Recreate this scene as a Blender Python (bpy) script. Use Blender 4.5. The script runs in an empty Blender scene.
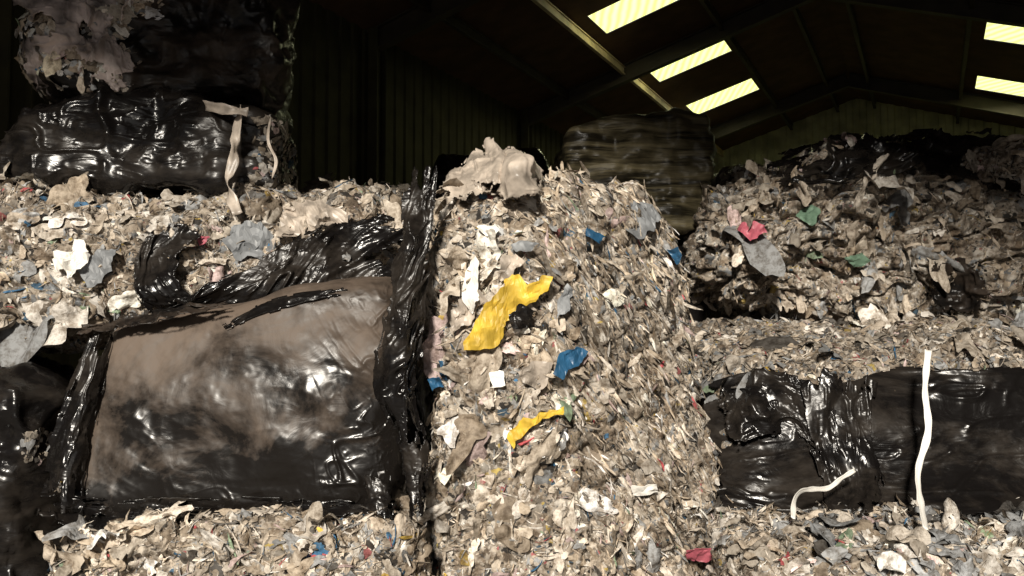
import bpy, bmesh, math, random
import numpy as np
from mathutils import Vector
from mathutils.bvhtree import BVHTree
C = bpy.context.scene.collection
FPX=900.0; TH=math.radians(2.67); CZ=1.6
def ray(px,py):
    a=(px-512)/FPX; b=(288-py)/FPX
    return np.array([a, math.cos(TH)-b*math.sin(TH), math.sin(TH)+b*math.cos(TH)])
def P(px,py,Y):
    d=ray(px,py); d=d*(Y/d[1]); return np.array([d[0],d[1],d[2]+CZ])
def G(px,Y,z=0.0):            # a point at height z in the column px at depth Y
    return np.array([(px-512)/FPX*Y, Y, z])
# ---------------------------------------------------------------- noise
def _h(ix,iy,iz,seed):
    h=(ix*374761393+iy*668265263+iz*2147483647+seed*1274126177)&0xFFFFFFFF
    h=((h^(h>>13))*1274126177)&0xFFFFFFFF
    h=((h^(h>>16))*2246822519)&0xFFFFFFFF
    h=h^(h>>15)
    return (h&0xFFFFFF)/float(0xFFFFFF)*2-1
def vn(Pt,seed=0):
    Pt=np.asarray(Pt,float); i=np.floor(Pt).astype(np.int64); f=Pt-i; f=f*f*f*(f*(f*6-15)+10)
    x,y,z=i[:,0],i[:,1],i[:,2]; r=0
    for dx in (0,1):
        for dy in (0,1):
            for dz in (0,1):
                w=(f[:,0] if dx else 1-f[:,0])*(f[:,1] if dy else 1-f[:,1])*(f[:,2] if dz else 1-f[:,2])
                r=r+w*_h(x+dx,y+dy,z+dz,seed)
    return r
def fbm(Pt,o=4,seed=0,g=.5):
    r=0;a=1
    for k in range(o):
        r=r+a*vn(Pt*(2.03**k)+k*7.3,seed+k); a*=g
    return r
def ridge(Pt,o=4,seed=0):
    r=0;a=1
    for k in range(o):
        r=r+a*(1-2*np.abs(vn(Pt*(2.1**k)+k*3.7,seed+k))); a*=.55
    return r
def crease(Pt,seed=0,o=4):
    # sparse sharp folds over smooth undulation, like taut film
    r=.9*vn(Pt*.6,seed+50); a=1
    for k in range(o):
        Q=Pt*(1.9**k)+k*3.1; n=vn(Q,seed+k); m=np.clip(vn(Q*.5+9,seed+k+20)+.35,0,1)
        r=r+a*m*np.exp(-(n/.13)**2)*1.5; a*=.6
    return r
# ---------------------------------------------------------------- materials
def newmat(n):
    m=bpy.data.materials.new(n); m.use_nodes=True; nt=m.node_tree; return m,nt,nt.nodes['Principled BSDF']
def ramp(nt,stops,interp='LINEAR'):
    r=nt.nodes.new('ShaderNodeValToRGB'); e=r.color_ramp; e.interpolation=interp
    while len(e.elements)<len(stops): e.elements.new(.5)
    for k,(p,c) in enumerate(stops): e.elements[k].position=p; e.elements[k].color=(*c,1)
    return r
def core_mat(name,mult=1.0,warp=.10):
    # matted shreds: strongly warped cells in two sizes, each with its own colour
    m,nt,b=newmat(name); N=nt.nodes.new; L=nt.links.new
    tc=N('ShaderNodeTexCoord')
    def warped(sc,am,seed):
        nz=N('ShaderNodeTexNoise'); nz.inputs['Scale'].default_value=sc; nz.inputs['Detail'].default_value=7; nz.inputs['Roughness'].default_value=.62
        of=N('ShaderNodeVectorMath'); of.operation='ADD'; of.inputs[1].default_value=(seed,seed*2,seed*3); L(tc.outputs['Object'],of.inputs[0]); L(of.outputs[0],nz.inputs['Vector'])
        a=N('ShaderNodeVectorMath'); a.operation='MULTIPLY_ADD'; a.inputs[1].default_value=(am,am,am*.7); L(nz.outputs['Color'],a.inputs[0]); L(of.outputs[0],a.inputs[2]); return a.outputs[0]
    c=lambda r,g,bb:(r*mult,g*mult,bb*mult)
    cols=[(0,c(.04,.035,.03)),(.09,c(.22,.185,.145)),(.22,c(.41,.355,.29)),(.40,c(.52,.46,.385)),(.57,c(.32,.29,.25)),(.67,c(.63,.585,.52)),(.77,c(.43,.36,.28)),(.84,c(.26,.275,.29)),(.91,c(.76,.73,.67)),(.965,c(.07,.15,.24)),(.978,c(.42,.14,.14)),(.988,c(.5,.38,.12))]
    def layer(scale,wsc,am,seed):
        v=N('ShaderNodeTexVoronoi'); v.inputs['Scale'].default_value=scale; L(warped(wsc,am,seed),v.inputs['Vector'])
        sp=N('ShaderNodeSeparateColor'); L(v.outputs['Color'],sp.inputs[0]); r=ramp(nt,cols,'CONSTANT'); L(sp.outputs[0],r.inputs[0]); return v,sp,r
    v1,s1,r1=layer(24,14,warp,1.3); v2,s2,r2=layer(80,34,warp*.45,4.1)
    mk=N('ShaderNodeMapRange'); mk.inputs['From Min'].default_value=.45; mk.inputs['From Max'].default_value=.5; L(s1.outputs[1],mk.inputs['Value'])
    mx=N('ShaderNodeMix'); mx.data_type='RGBA'; L(mk.outputs[0],mx.inputs[0]); L(r1.outputs[0],mx.inputs[6]); L(r2.outputs[0],mx.inputs[7])
    nz=N('ShaderNodeTexNoise'); nz.inputs['Scale'].default_value=22; nz.inputs['Detail'].default_value=9; nz.inputs['Roughness'].default_value=.72; L(tc.outputs['Object'],nz.inputs['Vector'])
    rr=ramp(nt,[(.38,(.36,.31,.26)),(.56,(1,1,1))]); L(nz.outputs[0],rr.inputs[0])
    m2=N('ShaderNodeMix'); m2.data_type='RGBA'; m2.blend_type='MULTIPLY'; m2.inputs[0].default_value=1; L(mx.outputs[2],m2.inputs[6]); L(rr.outputs[0],m2.inputs[7])
    # grime in broad patches
    n3=N('ShaderNodeTexNoise'); n3.inputs['Scale'].default_value=4.5; n3.inputs['Detail'].default_value=4; L(tc.outputs['Object'],n3.inputs['Vector'])
    r3=ramp(nt,[(.38,(.60,.54,.48)),(.58,(1.05,1.05,1.05))]); L(n3.outputs[0],r3.inputs[0])
    m3=N('ShaderNodeMix'); m3.data_type='RGBA'; m3.blend_type='MULTIPLY'; m3.inputs[0].default_value=1; L(m2.outputs[2],m3.inputs[6]); L(r3.outputs[0],m3.inputs[7]); L(m3.outputs[2],b.inputs['Base Color'])
    b.inputs['Roughness'].default_value=.75
    b1=N('ShaderNodeBump'); b1.inputs['Strength'].default_value=.8; b1.inputs['Distance'].default_value=.022; L(nz.outputs[0],b1.inputs['Height'])
    b2=N('ShaderNodeBump'); b2.inputs['Strength'].default_value=.6; b2.inputs['Distance'].default_value=.010; L(s1.outputs[2],b2.inputs['Height']); L(b1.outputs[0],b2.inputs['Normal'])
    b3=N('ShaderNodeBump'); b3.inputs['Strength'].default_value=.4; b3.inputs['Distance'].default_value=.005; L(s2.outputs[2],b3.inputs['Height']); L(b2.outputs[0],b3.inputs['Normal']); L(b3.outputs[0],b.inputs['Normal'])
    return m
def scrap_mat():
    m,nt,b=newmat('scrap'); N=nt.nodes.new; L=nt.links.new
    a=N('ShaderNodeAttribute'); a.attribute_name='col'
    tc=N('ShaderNodeTexCoord'); nz=N('ShaderNodeTexNoise'); nz.inputs['Scale'].default_value=22; nz.inputs['Detail'].default_value=9; nz.inputs['Roughness'].default_value=.72
    L(tc.outputs['Object'],nz.inputs['Vector'])
    r=ramp(nt,[(.38,(.38,.33,.28)),(.56,(1.02,1.0,.98))]); L(nz.outputs[0],r.inputs[0])
    mx=N('ShaderNodeMix'); mx.data_type='RGBA'; mx.blend_type='MULTIPLY'; mx.inputs[0].default_value=1
    L(a.outputs['Color'],mx.inputs[6]); L(r.outputs[0],mx.inputs[7]); L(mx.outputs[2],b.inputs['Base Color'])
    b.inputs['Roughness'].default_value=.66
    bp=N('ShaderNodeBump'); bp.inputs['Strength'].default_value=.7; bp.inputs['Distance'].default_value=.014
    n2=N('ShaderNodeTexNoise'); n2.inputs['Scale'].default_value=44; n2.inputs['Detail'].default_value=6; L(tc.outputs['Object'],n2.inputs['Vector'])
    L(n2.outputs[0],bp.inputs['Height']); L(bp.outputs[0],b.inputs['Normal'])
    return m
def film_mat(name,base=(.006,.0052,.005),dust=(.042,.034,.027),lo=.46,hi=.78,rough=.22,stretch=(2.5,2.5,5),bs=.3,bsc=2.2,rmax=.55,spec=.38,grad=None):
    m,nt,b=newmat(name); N=nt.nodes.new; L=nt.links.new
    tc=N('ShaderNodeTexCoord'); mp=N('ShaderNodeMapping'); mp.inputs['Scale'].default_value=stretch
    L(tc.outputs['Object'],mp.inputs['Vector'])
    nz=N('ShaderNodeTexNoise'); nz.inputs['Scale'].default_value=1.0; nz.inputs['Detail'].default_value=10; nz.inputs['Roughness'].default_value=.68; nz.inputs['Distortion'].default_value=.4
    L(mp.outputs[0],nz.inputs['Vector'])
    src=nz.outputs[0]
    if grad:   # dust lies thicker high up and wears off lower down
        dt=N('ShaderNodeVectorMath'); dt.operation='DOT_PRODUCT'; dt.inputs[1].default_value=grad[:3]; L(tc.outputs['Object'],dt.inputs[0])
        a1=N('ShaderNodeMath'); a1.operation='ADD'; a1.inputs[1].default_value=grad[3]; L(dt.outputs['Value'],a1.inputs[0])
        a2=N('ShaderNodeMath'); a2.operation='ADD'; L(a1.outputs[0],a2.inputs[0]); L(nz.outputs[0],a2.inputs[1]); src=a2.outputs[0]
    r=ramp(nt,[(lo,(0,0,0)),(hi,(1,1,1))]); L(src,r.inputs[0])
    mx=N('ShaderNodeMix'); mx.data_type='RGBA'; L(r.outputs[0],mx.inputs[0]); mx.inputs[6].default_value=(*base,1); mx.inputs[7].default_value=(*dust,1)
    L(mx.outputs[2],b.inputs['Base Color'])
    rr=N('ShaderNodeMapRange'); rr.inputs['To Min'].default_value=rough; rr.inputs['To Max'].default_value=rmax; L(r.outputs[0],rr.inputs['Value']); L(rr.outputs[0],b.inputs['Roughness'])
    b.inputs['Specular IOR Level'].default_value=spec
    n2=N('ShaderNodeTexNoise'); n2.inputs['Scale'].default_value=bsc; n2.inputs['Detail'].default_value=4; n2.inputs['Distortion'].default_value=1.2
    L(mp.outputs[0],n2.inputs['Vector'])
    bp=N('ShaderNodeBump'); bp.inputs['Strength'].default_value=bs; bp.inputs['Distance'].default_value=.03
    L(n2.outputs[0],bp.inputs['Height']); L(bp.outputs[0],b.inputs['Normal'])
    return m
def plain(name,col,rough=.6,var=.35,scale=12,trans=0):
    m,nt,b=newmat(name); N=nt.nodes.new; L=nt.links.new
    tc=N('ShaderNodeTexCoord'); nz=N('ShaderNodeTexNoise'); nz.inputs['Scale'].default_value=scale; nz.inputs['Detail'].default_value=6
    L(tc.outputs['Object'],nz.inputs['Vector'])
    r=ramp(nt,[(.35,tuple(c*(1-var) for c in col)),(.65,col)]); L(nz.outputs[0],r.inputs[0]); L(r.outputs[0],b.inputs['Base Color'])
    b.inputs['Roughness'].default_value=rough
    bp=N('ShaderNodeBump'); bp.inputs['Strength'].default_value=.3; bp.inputs['Distance'].default_value=.01; L(nz.outputs[0],bp.inputs['Height']); L(bp.outputs[0],b.inputs['Normal'])
    return m
M={}
M['core']=core_mat('waste_core',1.0); M['core_dim']=core_mat('waste_core_dim',.6); M['core_mid']=core_mat('waste_core_mid',.75)  # dim and mid are shaded copies, with shade put into the waste colour
M['scrap']=scrap_mat()
M['film']=film_mat('black_film')
M['film_grey']=film_mat('dusty_grey_black_film',base=(.007,.006,.0055),dust=(.065,.048,.036),lo=.44,hi=.70,rough=.28,rmax=.62,spec=.26,stretch=(3,3,5))
M['film_dusty']=film_mat('dusty_black_film',base=(.009,.0075,.0065),dust=(.125,.094,.072),lo=.38,hi=.66,rough=.24,stretch=(2.6,2.6,3.4),bs=.12,bsc=2.2,rmax=.66,spec=.34,grad=(-.12,0,.40,-.70))
M['film_clear']=film_mat('hazy_film',base=(.012,.010,.006),dust=(.13,.108,.06),lo=.44,hi=.64,rough=.35,stretch=(1.2,1.2,15),bs=.35,spec=.25)
M['cream']=plain('cream_film',(.56,.48,.40),.4,.55,14)
M['pale']=plain('pale_dirty_film',(.72,.60,.55),.5,.85,7)
M['white']=plain('white_strap',(.85,.82,.76),.45,.1)
M['yellow']=plain('yellow_sheet',(.80,.53,.06),.5,.5,16)
M['blue']=plain('blue_sheet',(.03,.12,.24),.4,.5)
M['pink']=plain('pink_sheet',(.5,.12,.16),.5,.4)
M['grey']=plain('grey_sheet',(.25,.26,.27),.5,.4)
M['green']=plain('green_sheet',(.16,.26,.18),.5,.4)
# ---------------------------------------------------------------- object helpers
def mesh_obj(name,V,F,mat,parent=None,smooth=True,col=None):
    me=bpy.data.meshes.new(name)
    me.from_pydata([tuple(v) for v in V],[],[tuple(int(i) for i in f) for f in F]) if len(F)<20000 else fast(me,V,F)
    me.update()
    if smooth: me.polygons.foreach_set('use_smooth',[True]*len(me.polygons))
    if col is not None:
        a=me.color_attributes.new('col','FLOAT_COLOR','POINT'); a.data.foreach_set('color',np.asarray(col,np.float32).ravel())
    me.materials.append(mat)
    o=bpy.data.objects.new(name,me); C.objects.link(o)
    if parent is not None:
        o.parent=parent; o.matrix_parent_inverse=parent.matrix_world.inverted()
    return o
def fast(me,V,F):
    V=np.asarray(V,np.float32); F=np.asarray(F,np.int32); k=F.shape[1]
    me.vertices.add(len(V)); me.vertices.foreach_set('co',V.ravel())
    me.loops.add(F.size); me.loops.foreach_set('vertex_index',F.ravel())
    me.polygons.add(len(F)); me.polygons.foreach_set('loop_start',np.arange(0,F.size,k,dtype=np.int32))
    try: me.polygons.foreach_set('loop_total',np.full(len(F),k,np.int32))
    except Exception: pass
    me.update(calc_edges=True)
def root(name,label,cat,loc,group=None):
    o=bpy.data.objects.new(name,None); C.objects.link(o); o.location=loc; o['label']=label; o['category']=cat; o.empty_display_size=.1
    if group: o['group']=group
    bpy.context.view_layer.update()
    return o
def struct(name,V,F,mat):
    o=mesh_obj(name,V,F,mat,None,False); o['kind']='structure'; return o
# a bale: hexahedron given by 8 corners, rounded, then displaced
def hexa(c8,n,k=6):
    (FTL,FTR,FBR,FBL,BTL,BTR,BBR,BBL)=c8
    nx,ny,nz=n; vs={}
    def vert(x,y,z):
        key=(round(x,5),round(y,5),round(z,5))
        if key not in vs: vs[key]=len(vs)
        return vs[key]
    F=[]
    def face(fn,a,b):
        for i in range(a):
            for j in range(b):
                q=[fn(-1+2*(i+di)/a,-1+2*(j+dj)/b) for di,dj in ((0,0),(1,0),(1,1),(0,1))]
                F.append([vert(*t) for t in q])
    face(lambda s,t:(s,-1,t),nx,nz); face(lambda s,t:(-s,1,t),nx,nz)
    face(lambda s,t:(1,s,t),ny,nz); face(lambda s,t:(-1,-s,t),ny,nz)
    face(lambda s,t:(s,t,1),nx,ny); face(lambda s,t:(s,-t,-1),nx,ny)
    Q=np.array(list(vs.keys())); nr=(np.abs(Q)**k).sum(1)**(1/k); Q=Q/nr[:,None]
    u=(Q[:,0:1]+1)/2; v=(Q[:,1:2]+1)/2; w=(Q[:,2:3]+1)/2
    fr=(1-u)*((1-w)*FBL+w*FTL)+u*((1-w)*FBR+w*FTR)
    bk=(1-u)*((1-w)*BBL+w*BTL)+u*((1-w)*BBR+w*BTR)
    return (1-v)*fr+v*bk, np.array(F)
def vnorm(V,F):
    N=np.zeros_like(V); fn=np.cross(V[F[:,2]]-V[F[:,0]],V[F[:,3]]-V[F[:,1]])
    for k in range(4): np.add.at(N,F[:,k],fn)
    return N/np.maximum(np.linalg.norm(N,axis=1,keepdims=True),1e-9)
def corners(tl,tr,br,bl,D,back=(0,0),zt=0):
    off=np.array([0,D,0.]); r=[tl,tr,br,bl]
    return r+[tl+off+np.array([back[0],0,zt]),tr+off+np.array([back[1],0,zt]),br+off+np.array([back[1],0,0]),bl+off+np.array([back[0],0,0])]
def bale_body(name,c8,mat,parent,n=(60,40,50),k=6,amp=.05,fr=3.0,seed=1,wr=0,wdir=(2,2,8),clump=0,extra=None):
    V,F=hexa([np.array(c,float) for c in c8],n,k); N=vnorm(V,F)
    d=amp*fbm(V*fr,3,seed)
    if clump:
        W=V*np.array((1,1,1.25))+.08*np.stack([vn(V*6,seed+4),vn(V*6,seed+5),vn(V*6,seed+6)],1)
        d-=clump*1.3*np.exp(-(vn(W*5.5,seed+7)/.16)**2)
        d-=clump*.9*np.exp(-(vn(W*12,seed+8)/.2)**2)
        d+=clump*.6*fbm(V*16,2,seed+9)+.005*vn(V*60,seed+10)
    if extra is not None: d+=extra(V)
    if wr:
        Wp=V*np.array(wdir)+.35*np.stack([vn(V*3,seed+1),vn(V*3,seed+2),vn(V*3,seed+3)],1)
        d+=wr*crease(Wp,seed+20)
    V=V+N*d[:,None]; V[:,2]=np.maximum(V[:,2],0.004)
    o=mesh_obj(name,V,F,mat,parent,True)
    return o,V,F,vnorm(V,F)
PAL=np.array([(.49,.425,.345),(.64,.585,.51),(.38,.34,.285),(.25,.20,.145),(.055,.05,.045),(.78,.745,.69),(.27,.285,.30),(.45,.375,.285),(.04,.13,.25),(.42,.08,.09),(.22,.30,.20),(.60,.42,.09),(.53,.42,.41)])
W_STD=np.array([24,21,17,8,6,11,10,11,1.6,.7,.8,.7,3.0])
W_BRN=np.array([20,8,22,20,7,4,5,20,.4,.3,.3,.2,1.5])
W_GREY=np.array([12,14,22,7,9,14,20,7,1.8,.5,.8,.3,2.0])
W_BIG=np.array([26,26,16,5,2,14,10,7,.4,.2,.3,.2,3.0])
mixw=lambda a,b,t=.5:(1-t)*a/a.sum()+t*b/b.sum()
def scatter(name,V,F,N,n,parent,size=.045,seed=1,w=W_STD,mask=None,along=None,aspect=(.3,.9),tilt=.3,gain=1.0,sig=.5,lift=.002,label=None,var=.38,K=4,crum=.08,aj=.3,coh=.1,band=None):
    rg=np.random.default_rng(seed)
    c=V[F].mean(1); fn=np.cross(V[F[:,2]]-V[F[:,0]],V[F[:,3]]-V[F[:,1]]); A=np.linalg.norm(fn,axis=1)+1e-12; fn=fn/A[:,None]
    ok=(fn[:,1]<.35)&(fn[:,2]>-.6)
    if mask is not None: ok&=mask(c)
    p=A*ok; p=p/p.sum(); fi=rg.choice(len(F),n,p=p)
    s=rg.random((n,1)); t=rg.random((n,1)); q=V[F[fi]]
    pos=(1-s)*(1-t)*q[:,0]+s*(1-t)*q[:,1]+s*t*q[:,2]+(1-s)*t*q[:,3]
    sn=N[F[fi]].mean(1); sn/=np.linalg.norm(sn,axis=1,keepdims=True)+1e-9
    nn=sn+tilt*rg.normal(size=(n,3))*.6; nn/=np.linalg.norm(nn,axis=1,keepdims=True)
    tv=rg.normal(size=(n,3)) if along is None else np.array(along)+rg.normal(size=(n,3))*aj
    tv-= (tv*nn).sum(1,keepdims=True)*nn; tv/=np.linalg.norm(tv,axis=1,keepdims=True); bv=np.cross(nn,tv)
    L=np.clip(size*np.exp(rg.normal(size=n)*sig),.008,size*3.2); Wd=L*rg.uniform(*aspect,size=n)
    pos=pos+sn*(lift*rg.random((n,1))*2+.02*L[:,None]*rg.random((n,1)))
    g=np.linspace(-1,1,K); a,b=np.meshgrid(g,g,indexing='ij'); a=a.ravel(); b=b.ravel(); KK=K*K
    x=(a*np.sqrt(1-b*b/2)); y=(b*np.sqrt(1-a*a/2)); th=np.arctan2(y,x)[None]
    rad=1+0*th
    for m_,am in ((2,.25),(3,.2),(5,.12),(7,.08)): rad=rad+am*rg.normal(size=(n,1))*np.cos(m_*th+rg.uniform(0,6.3,(n,1)))
    rad=np.clip(rad,.35,1.8); x=x[None]*rad; y=y[None]*rad
    Q=np.stack([x*1.5+rg.uniform(0,999,(n,1)),y*1.1+rg.uniform(0,999,(n,1)),0*x],-1).reshape(-1,3)
    cr_=(np.abs(vn(Q,seed))*2-.6+.4*vn(Q*2.2,seed+3)).reshape(n,KK)
    X=x*L[:,None]*.5; Y=y*Wd[:,None]*.5+L[:,None]*rg.normal(size=(n,1))*.08*x*x
    Z=L[:,None]*(rg.normal(size=(n,1))*.04*x*x+rg.normal(size=(n,1))*.05*x*y+rg.normal(size=(n,1))*.04*y*y-.06*(x*x+y*y))+crum*np.minimum(L,Wd*1.4)[:,None]*cr_
    vv=pos[:,None]+X[...,None]*tv[:,None]+Y[...,None]*bv[:,None]+Z[...,None]*nn[:,None]
    base=np.array([[i*K+j,(i+1)*K+j,(i+1)*K+j+1,i*K+j+1] for i in range(K-1) for j in range(K-1)])
    FF=(np.arange(n)[:,None,None]*KK+base[None]).reshape(-1,4)
    ci=rg.choice(len(PAL),n,p=w/w.sum()); col=PAL[ci]; mean=(PAL[:8]*(w[:8]/w[:8].sum())[:,None]).sum(0)
    neutral=(ci<8)[:,None]; col=np.where(neutral,(1-coh)*col+coh*mean,col)
    col=col*np.exp(rg.normal(size=(n,1))*.13)*gain
    if band is None: pt=1+var*vn(pos*3.0,seed%7)+var*1.0*vn(pos*8.0,seed%5+1)
    else:
        W=pos-(pos@band)[:,None]*band[None]*.88; pt=1+.6*vn(W*13,3)+.35*vn(W*30,4)
    col=np.clip(col*pt[:,None],0,.85)
    cc=np.concatenate([np.repeat(col,KK,axis=0),np.ones((n*KK,1))],1)
    VV=vv.reshape(-1,3); VV[:,2]=np.maximum(VV[:,2],.006)
    o=mesh_obj(name,VV,FF,M['scrap'],parent,True,cc); o['kind']='stuff'
    if label: o['label']=label
    return o
def waste(V,F,N,R,area_n,seed,w=W_STD,mask=None,gain=1.0,tilt=.25,s=1.0,fine=1.0):
    # fragments pressed into the matted body: fine bits, flat torn pieces, thin fibres, a few crumpled films
    scatter('shredded_scraps',V,F,N,int(area_n*.24*fine),R,size=.017*s,seed=seed,mask=mask,w=w,gain=gain,tilt=tilt+.2,sig=.6)
    scatter('torn_pieces',V,F,N,int(area_n*.07),R,size=.038*s,seed=seed+1,mask=mask,w=w,gain=gain,tilt=tilt*.6,sig=.6,K=6)
    scatter('thin_fibres',V,F,N,int(area_n*.25),R,size=.05*s,seed=seed+2,mask=mask,w=w,gain=gain,tilt=tilt+.1,sig=.45,aspect=(.03,.11),lift=.004,K=5,crum=.5)
    scatter('crumpled_film_pieces',V,F,N,int(area_n*.024),R,size=.10*s,seed=seed+3,mask=mask,w=mixw(w,W_BIG),gain=gain*.95,tilt=tilt*.4,sig=.45,K=13,lift=.001,aspect=(.3,.8),crum=.12)
def bvh(V,F): return BVHTree.FromPolygons([Vector(v) for v in V],[tuple(int(i) for i in f) for f in F])
def hitY(tree,px,py,fallback):
    if tree is None: return fallback
    d=ray(px,py); h=tree.ray_cast(Vector((0,0,CZ)),Vector(d).normalized())
    return h[0].y if h[0] is not None else fallback
def cr(Pts,t):
    n=len(Pts); x=t*(n-1); i=min(int(x),n-2); f=x-i
    p1,p2=Pts[i],Pts[i+1]; p0=Pts[i-1] if i>0 else 2*p1-p2; p3=Pts[i+2] if i+2<n else 2*p2-p1
    return .5*((2*p1)+(-p0+p2)*f+(2*p0-5*p1+4*p2-p3)*f*f+(-p0+3*p1-3*p2+p3)*f**3)
def sheet(name,rows,mat,parent,nu=70,nv=70,wr=.012,wf=(6,6),seed=1,rag=.06,tree=None,off=.04,holes=0,label=None,fold=0,ff=10,solid=True,sw=0):
    R=[]
    for r in rows:
        pts=[]
        for p in r:
            Y=p[2] if tree is None else min(hitY(tree,p[0],p[1],p[2]),p[2]+.25)-off
            pts.append(P(p[0],p[1],Y))
        R.append(pts)
    V=np.zeros((nv+1,nu+1,3))
    RI=[[cr(r,j/nu) for j in range(nu+1)] for r in R]
    for j in range(nu+1):
        colp=[RI[i][j] for i in range(len(R))]
        for i in range(nv+1): V[i,j]=cr(colp,i/nv)
    V=V.reshape(-1,3)
    F=np.array([[i*(nu+1)+j,(i+1)*(nu+1)+j,(i+1)*(nu+1)+j+1,i*(nu+1)+j+1] for i in range(nv) for j in range(nu)])
    N=vnorm(V,F)
    ii,jj=np.meshgrid(np.arange(nv+1)/nv,np.arange(nu+1)/nu,indexing='ij'); ii=ii.ravel(); jj=jj.ravel()
    W=np.stack([jj*wf[0]+sw*ii,ii*wf[1]+sw*.5*jj,np.full_like(ii,seed*1.7)],1); W=W+.3*np.stack([vn(W*.8,seed+1),vn(W*.8,seed+2),0*ii],1)
    d=wr*crease(W,seed)
    if fold: d+=fold*vn(np.stack([jj*ff+.8*vn(np.stack([ii*3,jj*2,0*ii],1),seed+5),ii*1.5,0*ii],1),seed+7)
    V=V+N*d[:,None]+(np.stack([vn(V*14,seed+3),0*ii,vn(V*14,seed+4)],1)*.006)
    fi=ii[F].mean(1); fj=jj[F].mean(1)
    e=np.minimum(np.minimum(fi,1-fi),np.minimum(fj,1-fj))
    q=np.stack([fj*9,fi*9,0*fi+seed],1)
    keep=e>rag*(.5+.9*fbm(q,3,seed+11))
    if holes: keep&=fbm(q*.8,3,seed+40)<(1.0-holes)
    o=mesh_obj(name,V,F[keep],mat,parent,True)
    if solid:
        md=o.modifiers.new('s','SOLIDIFY'); md.thickness=.003
    if label:o['label']=label
    return o
def patch(name,poly,mat,parent,tree,fallback,off=.06,crumple=.012,seed=1,label=None):
    pts=np.array([P(x,y,hitY(tree,x,y,fallback)) for x,y in poly]); A=np.c_[pts[:,0],pts[:,2],np.ones(len(pts))]
    co=np.linalg.lstsq(A,pts[:,1],rcond=None)[0]
    cx=sum(p[0] for p in poly)/len(poly); cy=sum(p[1] for p in poly)/len(poly); yc=float(np.median(pts[:,1]))
    sl=np.clip(co[:2],-.8,.8); c0=P(cx,cy,yc)
    out=[]
    for x,y in poly:
        p=P(x,y,yc); yy=yc+sl[0]*(p[0]-c0[0])+sl[1]*(p[2]-c0[2])-off; out.append(P(x,y,yy))
    bm=bmesh.new(); vs=[bm.verts.new(Vector(p)) for p in out]; f=bm.faces.new(vs)
    bmesh.ops.triangulate(bm,faces=[f]); 
    for _ in range(3): bmesh.ops.subdivide_edges(bm,edges=bm.edges[:],cuts=1,use_grid_fill=True)
    co_=np.array([v.co[:] for v in bm.verts]); d=crumple*(fbm(co_*18,3,seed)+ridge(co_*9,2,seed+4)*.9); e=.8*crumple*vn(co_*25,seed+8)+.4*crumple*vn(co_*60,seed+9)
    for v,dd,ee in zip(bm.verts,d,e): v.co.y+=dd; v.co.x+=ee; v.co.z-=ee
    me=bpy.data.meshes.new(name); bm.to_mesh(me); bm.free(); me.materials.append(mat)
    for p in me.polygons: p.use_smooth=False
    o=bpy.data.objects.new(name,me); C.objects.link(o); o.parent=parent; o.matrix_parent_inverse=parent.matrix_world.inverted()
    md=o.modifiers.new('s','SOLIDIFY'); md.thickness=.002
    if label:o['label']=label
    return o
def ribbon(name,path,width,mat,parent,n=60,twist=.6,seed=1,tree=None,off=.05,label=None,thick=.003):
    pts=[P(p[0],p[1],p[2] if tree is None else min(hitY(tree,p[0],p[1],p[2]),p[2]+.1)-off) for p in path]
    V=[];F=[]
    cl=[cr(pts,i/n) for i in range(n+1)]
    for i in range(n+1):
        t=cl[min(i+1,n)]-cl[max(i-1,0)]; t/=np.linalg.norm(t)
        a=np.cross(t,np.array([0,1,0])); a/=np.linalg.norm(a); b=np.cross(t,a)
        th=twist*math.sin(i*.23+seed)+.4*twist*math.sin(i*.6+seed*2); s=a*math.cos(th)+b*math.sin(th)
        w=width*(.92+.1*math.sin(i*.9+seed))
        for k in (-1,-.3,.4,1): V.append(cl[i]+s*w*.5*k+b*(abs(k)-.5)*width*.25)
    for i in range(n):
        for k in range(3): F.append((i*4+k,(i+1)*4+k,(i+1)*4+k+1,i*4+k+1))
    o=mesh_obj(name,V,F,mat,parent,True); md=o.modifiers.new('s','SOLIDIFY'); md.thickness=thick
    if label:o['label']=label
    return o
# ================================================================ BUILDING (axis runs off to the right of the view)
AX=math.radians(25); sx,cxx=math.sin(AX),math.cos(AX)
def B(u,v,z): return np.array([u*cxx+v*sx, -u*sx+v*cxx, z])
UL,UR,UM=-6.5,3.6,-1.5; ZE,ZR=5.45,7.0; V0,V1=-1.5,22.2
def metal(name,col,rough=.6):
    return plain(name,col,rough,.4,3)
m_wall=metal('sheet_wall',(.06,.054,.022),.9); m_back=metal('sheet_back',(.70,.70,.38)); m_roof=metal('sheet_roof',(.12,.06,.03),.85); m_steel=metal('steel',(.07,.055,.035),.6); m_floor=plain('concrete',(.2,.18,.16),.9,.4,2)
def corr(name,pa,pb,za,zbf,mat,pitch=.2,d=.03):
    L=np.linalg.norm(pb-pa); n=int(L/pitch); V=[];F=[]; t=(pb-pa)/L; nr=np.array([-t[1],t[0],0])
    prof=[(0,0),(.35,0),(.45,1),(.85,1),(.95,0)]
    S=[]
    for i in range(n):
        for a,h in prof: S.append(((i+a)*pitch,h))
    for s,h in S:
        p=pa+t*s+nr*d*h; V.append((p[0],p[1],za)); V.append((p[0],p[1],zbf(s/L)))
    for i in range(len(S)-1): F.append((2*i,2*i+2,2*i+3,2*i+1))
    return struct(name,V,F,mat)
def roofz(u): return ZE+(ZR-ZE)*(1-abs(u-UM)/(5.0 if u<UM else 5.1))
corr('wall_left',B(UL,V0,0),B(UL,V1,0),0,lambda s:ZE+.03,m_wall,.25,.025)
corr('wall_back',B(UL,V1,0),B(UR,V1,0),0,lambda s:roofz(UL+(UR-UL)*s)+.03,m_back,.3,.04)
corr('wall_right',B(UR,V1,0),B(UR,V0,0),0,lambda s:ZE+.03,m_wall,.3,.03)
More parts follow.
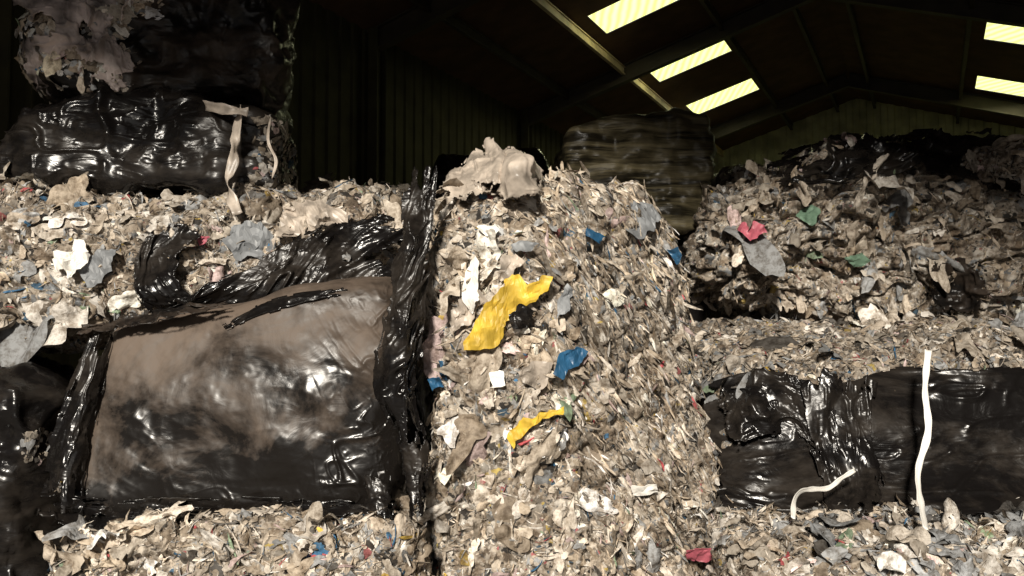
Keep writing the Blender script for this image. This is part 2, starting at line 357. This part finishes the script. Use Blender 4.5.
# unseen sheeting, added over the opening to shade the upper left bales
corr('sun_block_front',B(UL,V0,0),B(-1.15,V0,0),4.95,lambda s:roofz(UL+(-1.15-UL)*s)+.03,m_wall,.3,.04)
struct('floor',[B(UL,V0-3,0),B(UR,V0-3,0),B(UR,V1,0),B(UL,V1,0)],[(0,1,2,3)],m_floor)
SKL=[(12.0,12.85),(14.9,15.8),(17.7,18.6)]; SKR=[(15.3,16.2),(18.5,19.5)]
SL=(-4.4,-3.1); SR=(.85,2.3)
def roof():
    V=[];F=[]
    def quad(u0,u1,v0,v1):
        k=len(V)
        for u,v in ((u0,v0),(u1,v0),(u1,v1),(u0,v1)): V.append(B(u,v,roofz(u)))
        F.append((k,k+1,k+2,k+3))
    for (a,b),(lo,hi),SK in (((UL-.3,UM),SL,SKL),((UM,UR+.3),SR,SKR)):
        quad(a,lo,V0,V1+.3); quad(hi,b,V0,V1+.3)
        v=V0
        for s,e in SK: quad(lo,hi,v,s); v=e
        quad(lo,hi,v,V1+.3)
    return struct('ceiling',V,F,m_roof)
roof()
m_sky,nt,b=newmat('rooflight_panel'); 
wv=nt.nodes.new('ShaderNodeTexWave'); wv.inputs['Scale'].default_value=2.4; wv.inputs['Distortion'].default_value=1.5; tc=nt.nodes.new('ShaderNodeTexCoord'); nt.links.new(tc.outputs['Object'],wv.inputs['Vector'])
r=ramp(nt,[(0,(.86,.90,.25)),(.4,(.96,1,.38)),(1,(1,1,.52))]); nt.links.new(wv.outputs[0],r.inputs[0]); nt.links.new(r.outputs[0],b.inputs['Emission Color']); b.inputs['Emission Strength'].default_value=1.4; b.inputs['Base Color'].default_value=(.3,.3,.15,1)
k=1
for (lo,hi),SK in ((SL,SKL),(SR,SKR)):
    for s,e in SK:
        struct('window_%d'%k,[B(lo,s,roofz(lo)+.01),B(hi,s,roofz(hi)+.01),B(hi,e,roofz(hi)+.01),B(lo,e,roofz(lo)+.01)],[(0,1,2,3)],m_sky); k+=1
def beam(name,a,b_,w,h,mat):
    a=np.array(a,float); b_=np.array(b_,float); t=(b_-a)/np.linalg.norm(b_-a)
    s=np.cross(t,[0,0,1.]) if abs(t[2])<.9 else np.array([cxx,-sx,0]); s/=np.linalg.norm(s); u=np.cross(s,t)
    prof=[(-w/2,h/2),(w/2,h/2),(w/2,h/2-.02),(.01,h/2-.02),(.01,-h/2+.02),(w/2,-h/2+.02),(w/2,-h/2),(-w/2,-h/2),(-w/2,-h/2+.02),(-.01,-h/2+.02),(-.01,h/2-.02),(-w/2,h/2-.02)]
    V=[p+s*x+u*y for p in (a,b_) for x,y in prof]; n=12
    F=[(i,(i+1)%n,n+(i+1)%n,n+i) for i in range(n)]+[tuple(range(n))[::-1],tuple(range(n,2*n))]
    return struct(name,V,F,mat)
k=1
for v in (4.6,9.6,14.3,19.9):
    beam('trim_%d'%k,B(UL,v,ZE-.16),B(UM,v,ZR-.16),.14,.28,m_steel);k+=1
    beam('trim_%d'%k,B(UM,v,ZR-.16),B(UR,v,ZE-.16),.14,.28,m_steel);k+=1
    beam('trim_%d'%k,B(UL+.12,v,0),B(UL+.12,v,ZE),.14,.22,m_wall);k+=1
m_lit=metal('lit_purlin',(.75,.62,.36))  # for the lit purlin: rooflight brightness is put into its colour
for u in (-5.6,-4.6,-2.95,-1.9,-1.1,.6,2.5,3.1):
    beam('trim_%d'%k,B(u,V0,roofz(u)-.1),B(u,V1,roofz(u)-.1),.06,.14,m_steel if u!=-4.6 else m_lit);k+=1
beam('trim_%d'%k,B(UL,V1-.1,5.0),B(UR,V1-.1,5.0),.1,.15,m_steel);k+=1
# ================================================================ BALES
# centre: front face to the left, its right-hand side turned back
R0=root('waste_bale','tall unwrapped bale of beige shredded waste with a yellow plastic scrap on its face','bale',(.3,3.9,0))
c8=[P(424,180,3.46),P(572,188,3.46),G(610,3.42),G(436,3.4),P(440,160,4.5),P(692,192,4.3),np.array([1.14,4.15,0]),np.array([-.40,4.5,0])]
DS=np.array((.42,.42,-.80)); DS/=np.linalg.norm(DS)
edge=lambda V:V[:,0]-(.02+.20*(2.1-V[:,2]))
sidew=lambda V:np.clip(edge(V)*5,0,1)*np.clip((V[:,2]-.5)*3,0,1)
def strata(V):
    # compressed layers running steeply down the turned side
    W=V-(V@DS)[:,None]*DS[None]*.88+.02*np.stack([vn(V*5,73),vn(V*5,74),vn(V*5,75)],1)
    return sidew(V)*(.055*np.abs(vn(W*11,71))+.028*vn(W*26,72)-.02)
o,V,F,N=bale_body('compressed_core',c8,M['core'],R0,n=(130,130,240),k=5.5,amp=.03,fr=3.2,seed=3,clump=.020,extra=strata)
T0=bvh(V,F)
vis=lambda c:c[:,2]>.4
side=lambda c:(edge(c)>.02)
waste(V,F,N,R0,13000,11,mask=lambda c:vis(c)&~(side(c)&(c[:,2]>.95)),gain=1.08)
scatter('layered_shreds',V,F,N,5200,R0,size=.058,seed=12,w=mixw(W_BRN,W_STD),along=DS,aj=.12,aspect=(.05,.18),tilt=.14,mask=lambda c:(c[:,2]>.6)&side(c),gain=1.08,K=5,sig=.5,band=DS,label='brown layered shreds running down the side')
scatter('torn_pieces',V,F,N,420,R0,size=.04,seed=18,mask=lambda c:(c[:,2]>.9)&side(c),gain=1.0,K=6,sig=.5,tilt=.2)
patch('yellow_sheet',[(463,350),(462,340),(470,330),(478,318),(484,306),(492,296),(505,286),(504,278),(512,274),(522,277),(528,286),(543,276),(552,276),(549,290),(540,294),(536,302),(520,306),(515,318),(506,322),(503,334),(497,345),(480,350)],M['yellow'],R0,T0,3.45,off=.05,seed=4,crumple=.009)
patch('yellow_scrap',[(508,440),(520,422),(540,412),(566,408),(562,414),(540,420),(524,432),(512,448)],M['yellow'],R0,T0,3.45,off=.04,seed=6)
patch('blue_scrap',[(551,372),(560,352),(578,347),(589,352),(583,364),(570,370),(560,377)],M['blue'],R0,T0,3.5,off=.05,seed=5)
patch('blue_scrap',[(668,250),(678,246),(684,258),(676,264)],M['blue'],R0,T0,4.0,off=.05,seed=55)
patch('blue_scrap',[(428,380),(440,378),(444,388),(432,390)],M['blue'],R0,T0,3.45,off=.05,seed=56)
patch('blue_scrap',[(588,228),(606,238),(600,244),(586,236)],M['blue'],R0,T0,3.6,off=.04,seed=57)
patch('white_scrap',[(466,268),(474,254),(480,262),(476,290),(480,300),(470,312),(462,300)],M['white'],R0,T0,3.45,off=.045,seed=7)
patch('white_scrap',[(488,372),(502,370),(504,384),(490,388)],M['white'],R0,T0,3.45,off=.045,seed=8)
patch('white_scrap',[(478,228),(494,222),(500,230),(486,236)],M['white'],R0,T0,3.45,off=.04,seed=58)
patch('white_scrap',[(630,486),(656,484),(660,494),(634,496)],M['white'],R0,T0,3.6,off=.05,seed=59)
patch('cream_scrap',[(518,372),(535,364),(552,362),(548,380),(540,392),(524,384)],M['cream'],R0,T0,3.45,off=.05,seed=9)
patch('cream_scrap',[(446,318),(462,300),(480,290),(486,300),(470,324),(452,336)],M['cream'],R0,T0,3.45,off=.04,seed=61,crumple=.02)
patch('cream_scrap',[(500,262),(512,250),(522,258),(510,276),(498,282)],M['cream'],R0,T0,3.45,off=.04,seed=63,crumple=.02)
patch('black_scrap',[(506,312),(520,304),(534,310),(530,324),(514,330)],M['film'],R0,T0,3.45,off=.055,seed=19)
patch('grey_scrap',[(512,246),(526,240),(538,242),(530,250),(516,252)],M['grey'],R0,T0,3.45,off=.045,seed=62)
patch('grey_scrap',[(556,300),(566,282),(574,290),(568,310),(556,318)],M['grey'],R0,T0,3.45,off=.04,seed=64)
patch('red_scrap',[(684,548),(716,550),(722,558),(700,563),(686,558)],M['pink'],R0,T0,3.6,off=.08,seed=10)
patch('grey_film_scrap',[(620,206),(634,200),(650,202),(660,214),(656,230),(640,240),(624,228)],M['grey'],R0,T0,3.9,off=.03,seed=17,crumple=.02)
# thin torn cream sheets curling over the top edge
sheet('folded_cream_sheet',[[(446,186,3.74),(458,166,3.86),(474,152,3.92),(490,158,3.92)],[(444,192,3.62),(460,180,3.62),(476,172,3.62),(492,178,3.66)],[(446,206,3.54),(462,206,3.50),(478,202,3.48),(490,204,3.52)]],M['cream'],R0,nu=70,nv=70,wr=.018,wf=(3.5,3.5),seed=5,rag=.16,fold=.03,ff=4)
sheet('folded_cream_sheet',[[(466,164,3.84),(482,146,3.88),(498,146,3.90),(512,168,3.84)],[(470,178,3.62),(484,168,3.58),(500,168,3.58),(514,182,3.64)],[(474,192,3.54),(486,192,3.50),(500,190,3.50),(512,194,3.54)]],M['cream'],R0,nu=60,nv=60,wr=.016,wf=(3,3),seed=25,rag=.16,fold=.03,ff=4)
sheet('folded_cream_sheet',[[(500,158,3.80),(510,147,3.82),(526,150,3.80),(540,176,3.74)],[(498,178,3.56),(512,164,3.48),(528,166,3.48),(544,188,3.58)],[(506,200,3.54),(516,202,3.46),(530,198,3.46),(542,198,3.54)]],M['cream'],R0,nu=60,nv=60,wr=.014,wf=(2.5,2.5),seed=15,rag=.12,fold=.025,ff=3)
# bottom left
R1=root('waste_bale','low beige shredded waste bale beneath the dusty black wrapped bale','bale',(-1.0,4.0,0))
c8=corners(P(30,526,3.25),P(428,518,3.2),G(428,3.25),G(25,3.3),1.5)
o,V,F,N=bale_body('compressed_core',c8,M['core'],R1,n=(200,70,80),k=9,amp=.03,fr=4,seed=13,clump=.024); TB=bvh(V,F)
waste(V,F,N,R1,12000,121,mask=lambda c:(c[:,2]>.5)&(c[:,1]<4),tilt=.35,gain=1.0)
# left wrapped bale
R2=root('wrapped_bale','dusty black film wrapped bale with scuffed brown front, left of the tall shredded bale','bale',(-1.1,4.1,.85))
c8=corners(P(96,318,3.62),P(396,268,3.5),P(408,526,3.42),P(42,528,3.44),1.3)
def taut(V):
    W=V*np.array((1.3,1.6,6))+.8*np.stack([vn(V*2.5,81),vn(V*2.5,82),vn(V*2.5,83)],1); W[:,2]+=V[:,0]*1.5
    W2=V*np.array((8,2,5))+1.2*np.stack([vn(V*3,84),vn(V*3,85),vn(V*3,89)],1); W2[:,0]+=V[:,2]*4
    lowr=np.clip((1.12-V[:,2])*2.2,0,1)*.7+np.clip((V[:,0]+.80)*3,0,1)
    return .0025*ridge(W,3,86)+.010*lowr*crease(W2,87)+.0015*fbm(V*22,2,90)
o,V,F,N=bale_body('film_wrap',c8,M['film_dusty'],R2,n=(300,60,200),k=10,amp=.026,fr=2.4,seed=23,extra=taut); T2=bvh(V,F)
sheet('torn_film_flap',[[(222,326,3.5),(260,304,3.5),(300,292,3.5),(348,287,3.5)],[(226,330,3.5),(262,316,3.5),(300,304,3.5),(344,294,3.5)]],M['film'],R2,nu=60,nv=10,wr=.004,wf=(6,1),seed=26,rag=.1,tree=T2,off=.010)
sheet('bottom_film_fold',[[(40,492,3.4),(110,498,3.4),(190,496,3.4),(280,498,3.4),(390,492,3.4)],[(38,512,3.35),(110,514,3.35),(190,512,3.35),(285,512,3.35),(395,510,3.35)],[(50,534,3.3),(115,542,3.3),(190,534,3.3),(290,538,3.3),(400,532,3.3)]],M['film'],R2,nu=150,nv=30,wr=.014,wf=(8,1.5),seed=27,rag=.2,tree=T2,off=.012)
sheet('left_film_fold',[[(92,326,3.6),(108,320,3.6),(124,324,3.6)],[(66,390,3.55),(86,392,3.5),(104,386,3.5)],[(46,450,3.5),(68,450,3.45),(92,448,3.5)],[(36,516,3.45),(60,516,3.4),(92,514,3.45)]],M['film'],R2,nu=60,nv=90,wr=.012,wf=(3,4),seed=29,rag=.18,tree=T2,off=.006)
sheet('hanging_film',[[(410,176,3.52),(422,168,3.46),(436,166,3.42)],[(396,240,3.46),(414,236,3.36),(434,232,3.38)],[(382,310,3.42),(402,312,3.32),(428,305,3.36)],[(370,380,3.4),(396,385,3.32),(424,380,3.36)],[(384,440,3.38),(408,445,3.32),(430,440,3.36)]],M['film'],R2,nu=80,nv=220,wr=.014,wf=(3,10),seed=28,rag=.13,fold=.03,ff=4,sw=3)
sheet('film_tatter',[[(398,430,3.38),(410,432,3.34),(424,428,3.36)],[(402,470,3.36),(414,472,3.3),(430,470,3.34)],[(408,520,3.32),(416,522,3.26),(424,520,3.3)]],M['film'],R2,nu=30,nv=80,wr=.012,wf=(2,4),seed=31,rag=.2,fold=.02,ff=3)
sheet('film_tatter',[[(360,470,3.38),(374,472,3.36),(390,468,3.36)],[(366,510,3.34),(380,512,3.3),(394,510,3.32)],[(372,540,3.3),(384,548,3.24),(392,540,3.28)]],M['film'],R2,nu=30,nv=60,wr=.012,wf=(2,3),seed=32,rag=.18,fold=.02,ff=3)
# torn bale on top of it
R3=root('waste_bale','torn open bale of grey shredded waste lying on the dusty black wrapped bale','bale',(-1.4,4.8,1.72))
c8=corners(P(-160,172,3.95),P(420,184,4.15),P(418,280,3.9),P(-160,372,3.70),1.3)
o,V,F,N=bale_body('compressed_core',c8,M['core'],R3,n=(250,60,80),k=5,amp=.055,fr=2.6,seed=33,clump=.034); T3=bvh(V,F)
waste(V,F,N,R3,17000,31,w=mixw(W_STD,W_GREY),gain=.92)
scatter('pale_film_pieces',V,F,N,120,R3,size=.16,seed=47,w=np.array([4,16,8,0,5,26,30,2,0,0,0,0,3.]),K=14,tilt=.2,sig=.3,aspect=(.35,.8),crum=.14,lift=.004,coh=.1)
sheet('torn_black_film',[[(146,238,3.9),(175,224,3.9),(210,228,3.9)],[(134,262,3.9),(156,256,3.9),(184,256,3.9)],[(134,292,3.9),(158,290,3.9),(180,284,3.9)],[(148,314,3.9),(172,314,3.9),(204,306,3.9)]],M['film'],R3,nu=50,nv=70,wr=.02,wf=(2,3),seed=34,rag=.12,tree=T3,off=.08)
sheet('torn_black_film',[[(172,298,3.8),(215,280,3.8),(262,258,3.8),(300,236,3.8),(345,222,3.85),(410,214,3.85)],[(166,306,3.75),(215,294,3.75),(262,280,3.75),(305,262,3.75),(345,250,3.8),(410,244,3.8)],[(170,330,3.65),(220,320,3.65),(265,310,3.65),(310,298,3.65),(350,288,3.7),(410,280,3.7)]],M['film'],R3,nu=170,nv=60,wr=.026,wf=(7,2.5),seed=35,rag=.12,tree=T3,off=.10,fold=.03,ff=7,sw=2)
sheet('torn_black_film',[[(84,326,3.62),(130,316,3.6),(180,306,3.58),(226,300,3.56)],[(78,340,3.56),(130,330,3.54),(180,320,3.52),(230,310,3.5)]],M['film_grey'],R3,nu=90,nv=20,wr=.014,wf=(5,1.5),seed=48,rag=.18)
patch('grey_sheet',[(232,228),(246,222),(262,222),(270,234),(278,250),(268,262),(250,258),(238,262),(226,244)],M['grey'],R3,T3,3.9,off=.07,seed=37,crumple=.025)
patch('white_sheet',[(283,206),(300,204),(320,200),(352,214),(340,226),(320,226),(306,234),(270,246),(282,224)],M['cream'],R3,T3,3.9,off=.07,seed=38,crumple=.025)
patch('white_sheet',[(52,252),(66,246),(80,240),(90,256),(78,268),(70,282),(62,270),(54,272)],M['white'],R3,T3,3.9,off=.06,seed=39,crumple=.025)
patch('grey_sheet',[(76,270),(98,250),(118,246),(112,272),(88,290)],M['grey'],R3,T3,3.9,off=.06,seed=40,crumple=.02)
patch('pink_scrap',[(198,238),(210,236),(208,246),(200,246)],M['pink'],R3,T3,3.9,off=.06,seed=41)
# second bale from top, black
R4=root('wrapped_bale','glossy black wrapped bale with pale strips hanging down, second from top of the left stack','bale',(-1.7,4.8,2.2))
c8=corners(P(-10,86,4.2),P(298,98,4.15),P(296,204,4.05),P(-40,182,4.1),1.2,(0,-.35))
o,V,F,N=bale_body('film_wrap',c8,M['film'],R4,n=(190,50,100),k=5,amp=.08,fr=3.0,seed=43,wr=.018,wdir=(3,2,6)); T4=bvh(V,F)
ribbon('pale_strip',[(205,106,4.1),(228,110,4.0),(248,112,4.0)],.05,M['cream'],R4,n=20,tree=T4,off=.05)
ribbon('pale_strip',[(240,108,4.05),(236,135,4.0),(234,160,3.98),(228,185,3.96),(238,214,3.9)],.05,M['cream'],R4,n=40,twist=1.0,tree=T4,off=.06)
ribbon('pale_strip',[(270,118,4.05),(268,140,4.0),(276,160,3.98),(272,178,3.95)],.014,M['cream'],R4,n=30,twist=.8,tree=T4,off=.06)
scatter('shredded_scraps',V,F,N,420,R4,size=.036,seed=44,mask=lambda c:(c[:,0]>-1.2)&(c[:,2]<2.6),tilt=.3,gain=.5)
# topmost
R5=root('wrapped_bale','topmost bale of the left stack, pale torn film at one end, black at the other','bale',(-1.7,4.9,2.7))
c8=corners(P(10,-70,4.3),P(290,-60,4.3),P(292,108,4.2),P(8,88,4.2),1.2,(0,-.35))
o,V,F,N=bale_body('film_wrap',c8,M['film_grey'],R5,n=(170,50,110),k=5,amp=.09,fr=3.0,seed=53,wr=.022,wdir=(3,2,3.5)); T5=bvh(V,F)
sheet('pale_torn_film',[[(18,-40,4.3),(60,-40,4.3),(100,-40,4.3),(136,-40,4.3)],[(16,0,4.3),(60,0,4.3),(100,0,4.3),(134,0,4.3)],[(22,48,4.3),(60,50,4.3),(98,48,4.3),(126,44,4.3)],[(20,92,4.3),(60,98,4.3),(105,94,4.3),(150,92,4.3)]],M['pale'],R5,nu=130,nv=130,wr=.03,wf=(6,7),seed=54,rag=.10,tree=T5,off=.02,holes=.72,fold=.03,ff=5)
m5=lambda c:(c[:,0]<-1.80+.12*vn(c*6,3))&(c[:,1]<4.6)
scatter('shredded_scraps',V,F,N,1300,R5,size=.05,seed=55,mask=m5,tilt=.2,gain=1.2,w=mixw(W_BRN,W_GREY))
# left edge lower black bale
R6=root('wrapped_bale','black wrapped bale at the left edge beside the dusty scuffed bale','bale',(-2.2,4.0,0))
c8=corners(P(-200,374,3.5),P(38,374,3.5),G(24,3.45),G(-190,3.45),1.3)
o,V,F,N=bale_body('film_wrap',c8,M['film'],R6,n=(80,40,160),k=6,amp=.06,fr=3.5,seed=63,wr=.022,wdir=(4,3,4))
scatter('shredded_scraps',V,F,N,700,R6,size=.028,seed=64,mask=lambda c:(c[:,2]>.95)&(c[:,2]<1.2)&(c[:,0]>-2.15)&(vn(c*7,5)>-.1),tilt=.3,gain=.7)
# bottom right
R7=root('waste_bale','low grey shredded waste bale under the black wrapped bale with the white strap','bale',(1.4,3.8,0))
c8=corners(P(748,556,3.25),P(1160,560,3.2),G(1160,3.2),G(760,3.3),2.75)
o,V,F,N=bale_body('compressed_core',c8,M['core'],R7,n=(180,200,50),k=12,amp=.035,fr=4,seed=73,clump=.028); T7=bvh(V,F)
waste(V,F,N,R7,14000,71,w=mixw(W_STD,W_GREY,.6),mask=lambda c:(c[:,2]>.5)&(c[:,1]<4.3),tilt=.4,gain=.95)
scatter('grey_film_pieces',V,F,N,170,R7,size=.13,seed=76,mask=lambda c:(c[:,2]>.6)&(c[:,1]<4.0)&(c[:,0]>1.2),w=np.array([2,6,6,0,3,8,34,0,0,0,0,0,0.]),K=12,tilt=.35,sig=.3,lift=.008,aspect=(.4,.9),crum=.15,coh=.1)
# right wrapped
R8=root('wrapped_bale','black wrapped bale with a long white strap hanging down its front','bale',(1.5,4.3,.8))
c8=corners(P(716,354,4.4),P(1120,338,4.35),P(1120,508,4.05),P(710,508,4.1),1.85,zt=.2)
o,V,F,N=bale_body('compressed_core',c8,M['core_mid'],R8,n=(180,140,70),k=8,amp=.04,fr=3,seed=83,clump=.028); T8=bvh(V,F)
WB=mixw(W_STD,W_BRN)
waste(V,F,N,R8,9000,81,w=mixw(W_GREY,W_BRN),mask=lambda c:(c[:,2]>1.25)&(c[:,1]<5.5),tilt=.35,gain=.8,s=1.15)  # lowered gain paints the overhang's shade onto this ledge
sheet('black_film_wrap',[[(704,384,4.25),(760,370,4.25),(830,380,4.25),(900,362,4.25),(980,366,4.25),(1060,356,4.25),(1130,358,4.25)],[(702,420,4.2),(760,425,4.2),(830,420,4.15),(900,420,4.15),(980,415,4.15),(1060,415,4.15),(1130,415,4.15)],[(706,470,4.15),(760,475,4.15),(830,470,4.1),(900,470,4.1),(980,470,4.1),(1060,470,4.1),(1130,470,4.1)],[(725,508,4.1),(780,520,4.05),(840,522,4.0),(900,522,4.0),(980,520,4.0),(1060,520,4.0),(1130,520,4.0)]],M['film'],R8,nu=240,nv=100,wr=.012,wf=(4,6),seed=84,rag=.045,tree=T8,off=.075,sw=1.0)
sheet('pleated_film_fold',[[(796,378,4.15),(838,368,4.15),(880,380,4.15)],[(804,430,4.1),(842,430,4.0),(874,430,4.05)],[(818,480,4.0),(852,485,3.95),(886,480,4.0)],[(824,516,3.95),(858,524,3.9),(894,512,3.95)]],M['film'],R8,nu=90,nv=110,wr=.014,wf=(4,3),seed=85,rag=.12,tree=T8,off=.12,fold=.05,ff=4)
sheet('draped_film_fold',[[(714,392,4.25),(760,368,4.2),(816,380,4.15)],[(722,420,4.2),(770,406,4.1),(816,420,4.1)],[(735,450,4.15),(780,436,4.1),(820,452,4.1)]],M['film'],R8,nu=80,nv=70,wr=.014,wf=(5,4),seed=88,rag=.08,tree=T8,off=.12,fold=.04,ff=5)
ribbon('white_strap',[(928,350,4.02),(925,390,3.94),(928,430,3.9),(918,470,3.84),(920,500,3.7),(925,528,3.5)],.030,M['white'],R8,n=60,twist=.25,seed=2)
ribbon('white_strap',[(793,518,3.5),(794,502,3.6),(800,492,3.7),(812,489,3.78),(828,488,3.85),(842,478,3.9),(855,470,3.92)],.020,M['white'],R8,n=50,twist=.3,seed=4)
# right upper
R9=root('waste_bale','brown shredded waste bale with black film over its top, stacked on the right','bale',(2.0,5.6,1.75))
c8=corners(P(712,152,5.30),P(1140,130,5.15),P(1150,328,5.34),P(716,328,5.44),1.4)
o,V,F,N=bale_body('compressed_core',c8,M['core'],R9,n=(230,60,150),k=3.2,amp=.10,fr=2.0,seed=93,clump=.062); T9=bvh(V,F)
m9=lambda c:(c[:,0]>1.33)
waste(V,F,N,R9,10500,91,w=WB,gain=.95,tilt=.15,s=1.2,mask=m9)
scatter('hanging_rags',V,F,N,300,R9,size=.19,seed=99,tilt=.1,along=(.1,0,-1),aspect=(.3,.6),w=mixw(WB,W_BIG),gain=.95,lift=.008,sig=.3,K=13,mask=m9,crum=.14)
sheet('black_film_cover',[[(770,152,5.8),(850,134,5.8),(910,130,5.8),(970,132,5.8),(1060,140,5.8)],[(764,172,5.5),(850,154,5.5),(910,148,5.5),(970,152,5.5),(1060,160,5.5)],[(758,194,5.3),(840,190,5.3),(910,180,5.3),(975,188,5.3),(1060,202,5.3)]],M['film'],R9,nu=190,nv=70,wr=.04,wf=(8,3.5),seed=94,rag=.14,tree=T9,off=.055,holes=.32)
sheet('grey_film_flap',[[(935,262,5.2),(960,258,5.2),(985,266,5.2)],[(930,290,5.2),(960,292,5.2),(992,290,5.2)],[(938,312,5.2),(960,314,5.2),(985,312,5.2)]],M['film_grey'],R9,nu=40,nv=40,wr=.02,wf=(3,3),seed=95,rag=.12,tree=T9,off=.08)
patch('pink_scrap',[(738,230),(746,220),(764,224),(768,233),(750,240)],M['pink'],R9,T9,5.4,off=.07,seed=96)
patch('green_scrap',[(796,216),(810,204),(822,210),(812,226)],M['green'],R9,T9,5.4,off=.07,seed=97)
patch('green_scrap',[(845,258),(862,252),(872,262),(856,268)],M['green'],R9,T9,5.4,off=.07,seed=98)
# rear stack, centre
R10=root('wrapped_bale','hazy film wrapped bale standing high behind the tall shredded bale','bale',(.95,6.9,2.3))
c8=corners(P(566,124,6.15),P(714,106,6.25),P(716,236,6.15),P(562,236,6.15),1.2)
lay=lambda V:.022*np.abs(vn(V*np.array((2,2,12))+.5,33))+.02*vn(V*np.array((7,7,16)),34)
o,V,F,N=bale_body('film_wrap',c8,M['film_clear'],R10,n=(110,40,110),k=14,amp=.045,fr=4.5,seed=103,extra=lay)
def under(label,tl,tr,Y,D,sd):
    r=root('wrapped_bale',label,'bale',(float((tl[0]+tr[0])/2),Y+D/2,0)); b0=np.array([tl[0],tl[1],0]); b1=np.array([tr[0],tr[1],0])
    bale_body('film_wrap',corners(tl,tr,b1,b0,D),M['film'],r,n=(50,30,70),k=8,amp=.02,fr=2,seed=sd,wr=.014,wdir=(2,2,5)); return r
under('black wrapped bale beneath the hazy film bale in the rear stack',P(566,240,6.25),P(712,240,6.25),6.25,1.1,105)
R11=root('wrapped_bale','dark black wrapped bale behind the cream sheet on the tall shredded bale','bale',(-.1,8.3,0))
c8=corners(P(418,150,7.7),P(560,140,7.7),G(560,7.7),G(418,7.7),1.2)
bale_body('film_wrap',c8,M['film'],R11,n=(60,30,110),k=6,amp=.06,fr=2,seed=113,wr=.02,wdir=(3,3,4))
R12=root('waste_bale','small far bale of brown waste seen between the hazy film bale and right stack','bale',(2.3,8.2,0))
c8=corners(P(722,158,7.7),P(812,160,7.7),G(812,7.7),G(722,7.7),1.2)
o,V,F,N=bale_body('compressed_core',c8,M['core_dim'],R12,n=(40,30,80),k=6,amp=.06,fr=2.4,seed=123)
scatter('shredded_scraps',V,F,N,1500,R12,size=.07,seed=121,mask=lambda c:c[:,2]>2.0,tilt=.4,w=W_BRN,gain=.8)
R13=root('waste_bale','shadowed waste bale behind the torn open bale, beside the hanging black film','bale',(-.9,6.3,0))
c8=corners(P(285,178,5.7),P(430,180,5.7),G(430,5.7),G(285,5.7),1.2)
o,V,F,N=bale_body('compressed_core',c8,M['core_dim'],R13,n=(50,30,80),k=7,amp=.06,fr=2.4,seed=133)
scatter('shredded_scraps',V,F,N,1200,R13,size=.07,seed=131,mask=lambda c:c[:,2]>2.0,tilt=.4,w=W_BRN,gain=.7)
# ================================================================ LIGHT
def lamp(kind,name,loc,energy,col,**kw):
    l=bpy.data.lights.new(name,kind); l.energy=energy; l.color=col
    for a,v in kw.items(): setattr(l,a,v)
    o=bpy.data.objects.new(name,l); C.objects.link(o); o.location=loc; return o
s=lamp('SUN','sun',(-2,-6,6),5.8,(1,.93,.82),angle=math.radians(7))
d=Vector((.20,1,-.53)); s.rotation_euler=d.to_track_quat('-Z','Y').to_euler()
a=lamp('AREA','doorway_daylight',(.5,-3.2,2.6),26,(1,.96,.90),shape='RECTANGLE',size=5,size_y=4)
a.rotation_euler=Vector((0,1,-.12)).to_track_quat('-Z','Y').to_euler()
for (lo,hi),SK in ((SL,SKL),(SR,SKR)):
    for s0,e0 in SK:
        um=(lo+hi)/2; vm=(s0+e0)/2
        l=lamp('AREA','rooflight_daylight',tuple(B(um,vm,roofz(um)-.06)),24,(1,1,.62),shape='RECTANGLE',size=1.3,size_y=.9)
        l.rotation_euler=(0,0,-AX)
w=bpy.data.worlds.new('world'); bpy.context.scene.world=w; w.use_nodes=True
w.node_tree.nodes['Background'].inputs[0].default_value=(.95,.95,1,1); w.node_tree.nodes['Background'].inputs[1].default_value=.10
cam=bpy.data.cameras.new('camera'); co=bpy.data.objects.new('camera',cam); C.objects.link(co)
cam.sensor_width=36; cam.lens=FPX/1024*36; co.location=(0,0,CZ); co.rotation_euler=(math.pi/2+TH,0,0); cam.clip_start=.05
bpy.context.scene.camera=co
bpy.context.scene.view_settings.view_transform='Standard'
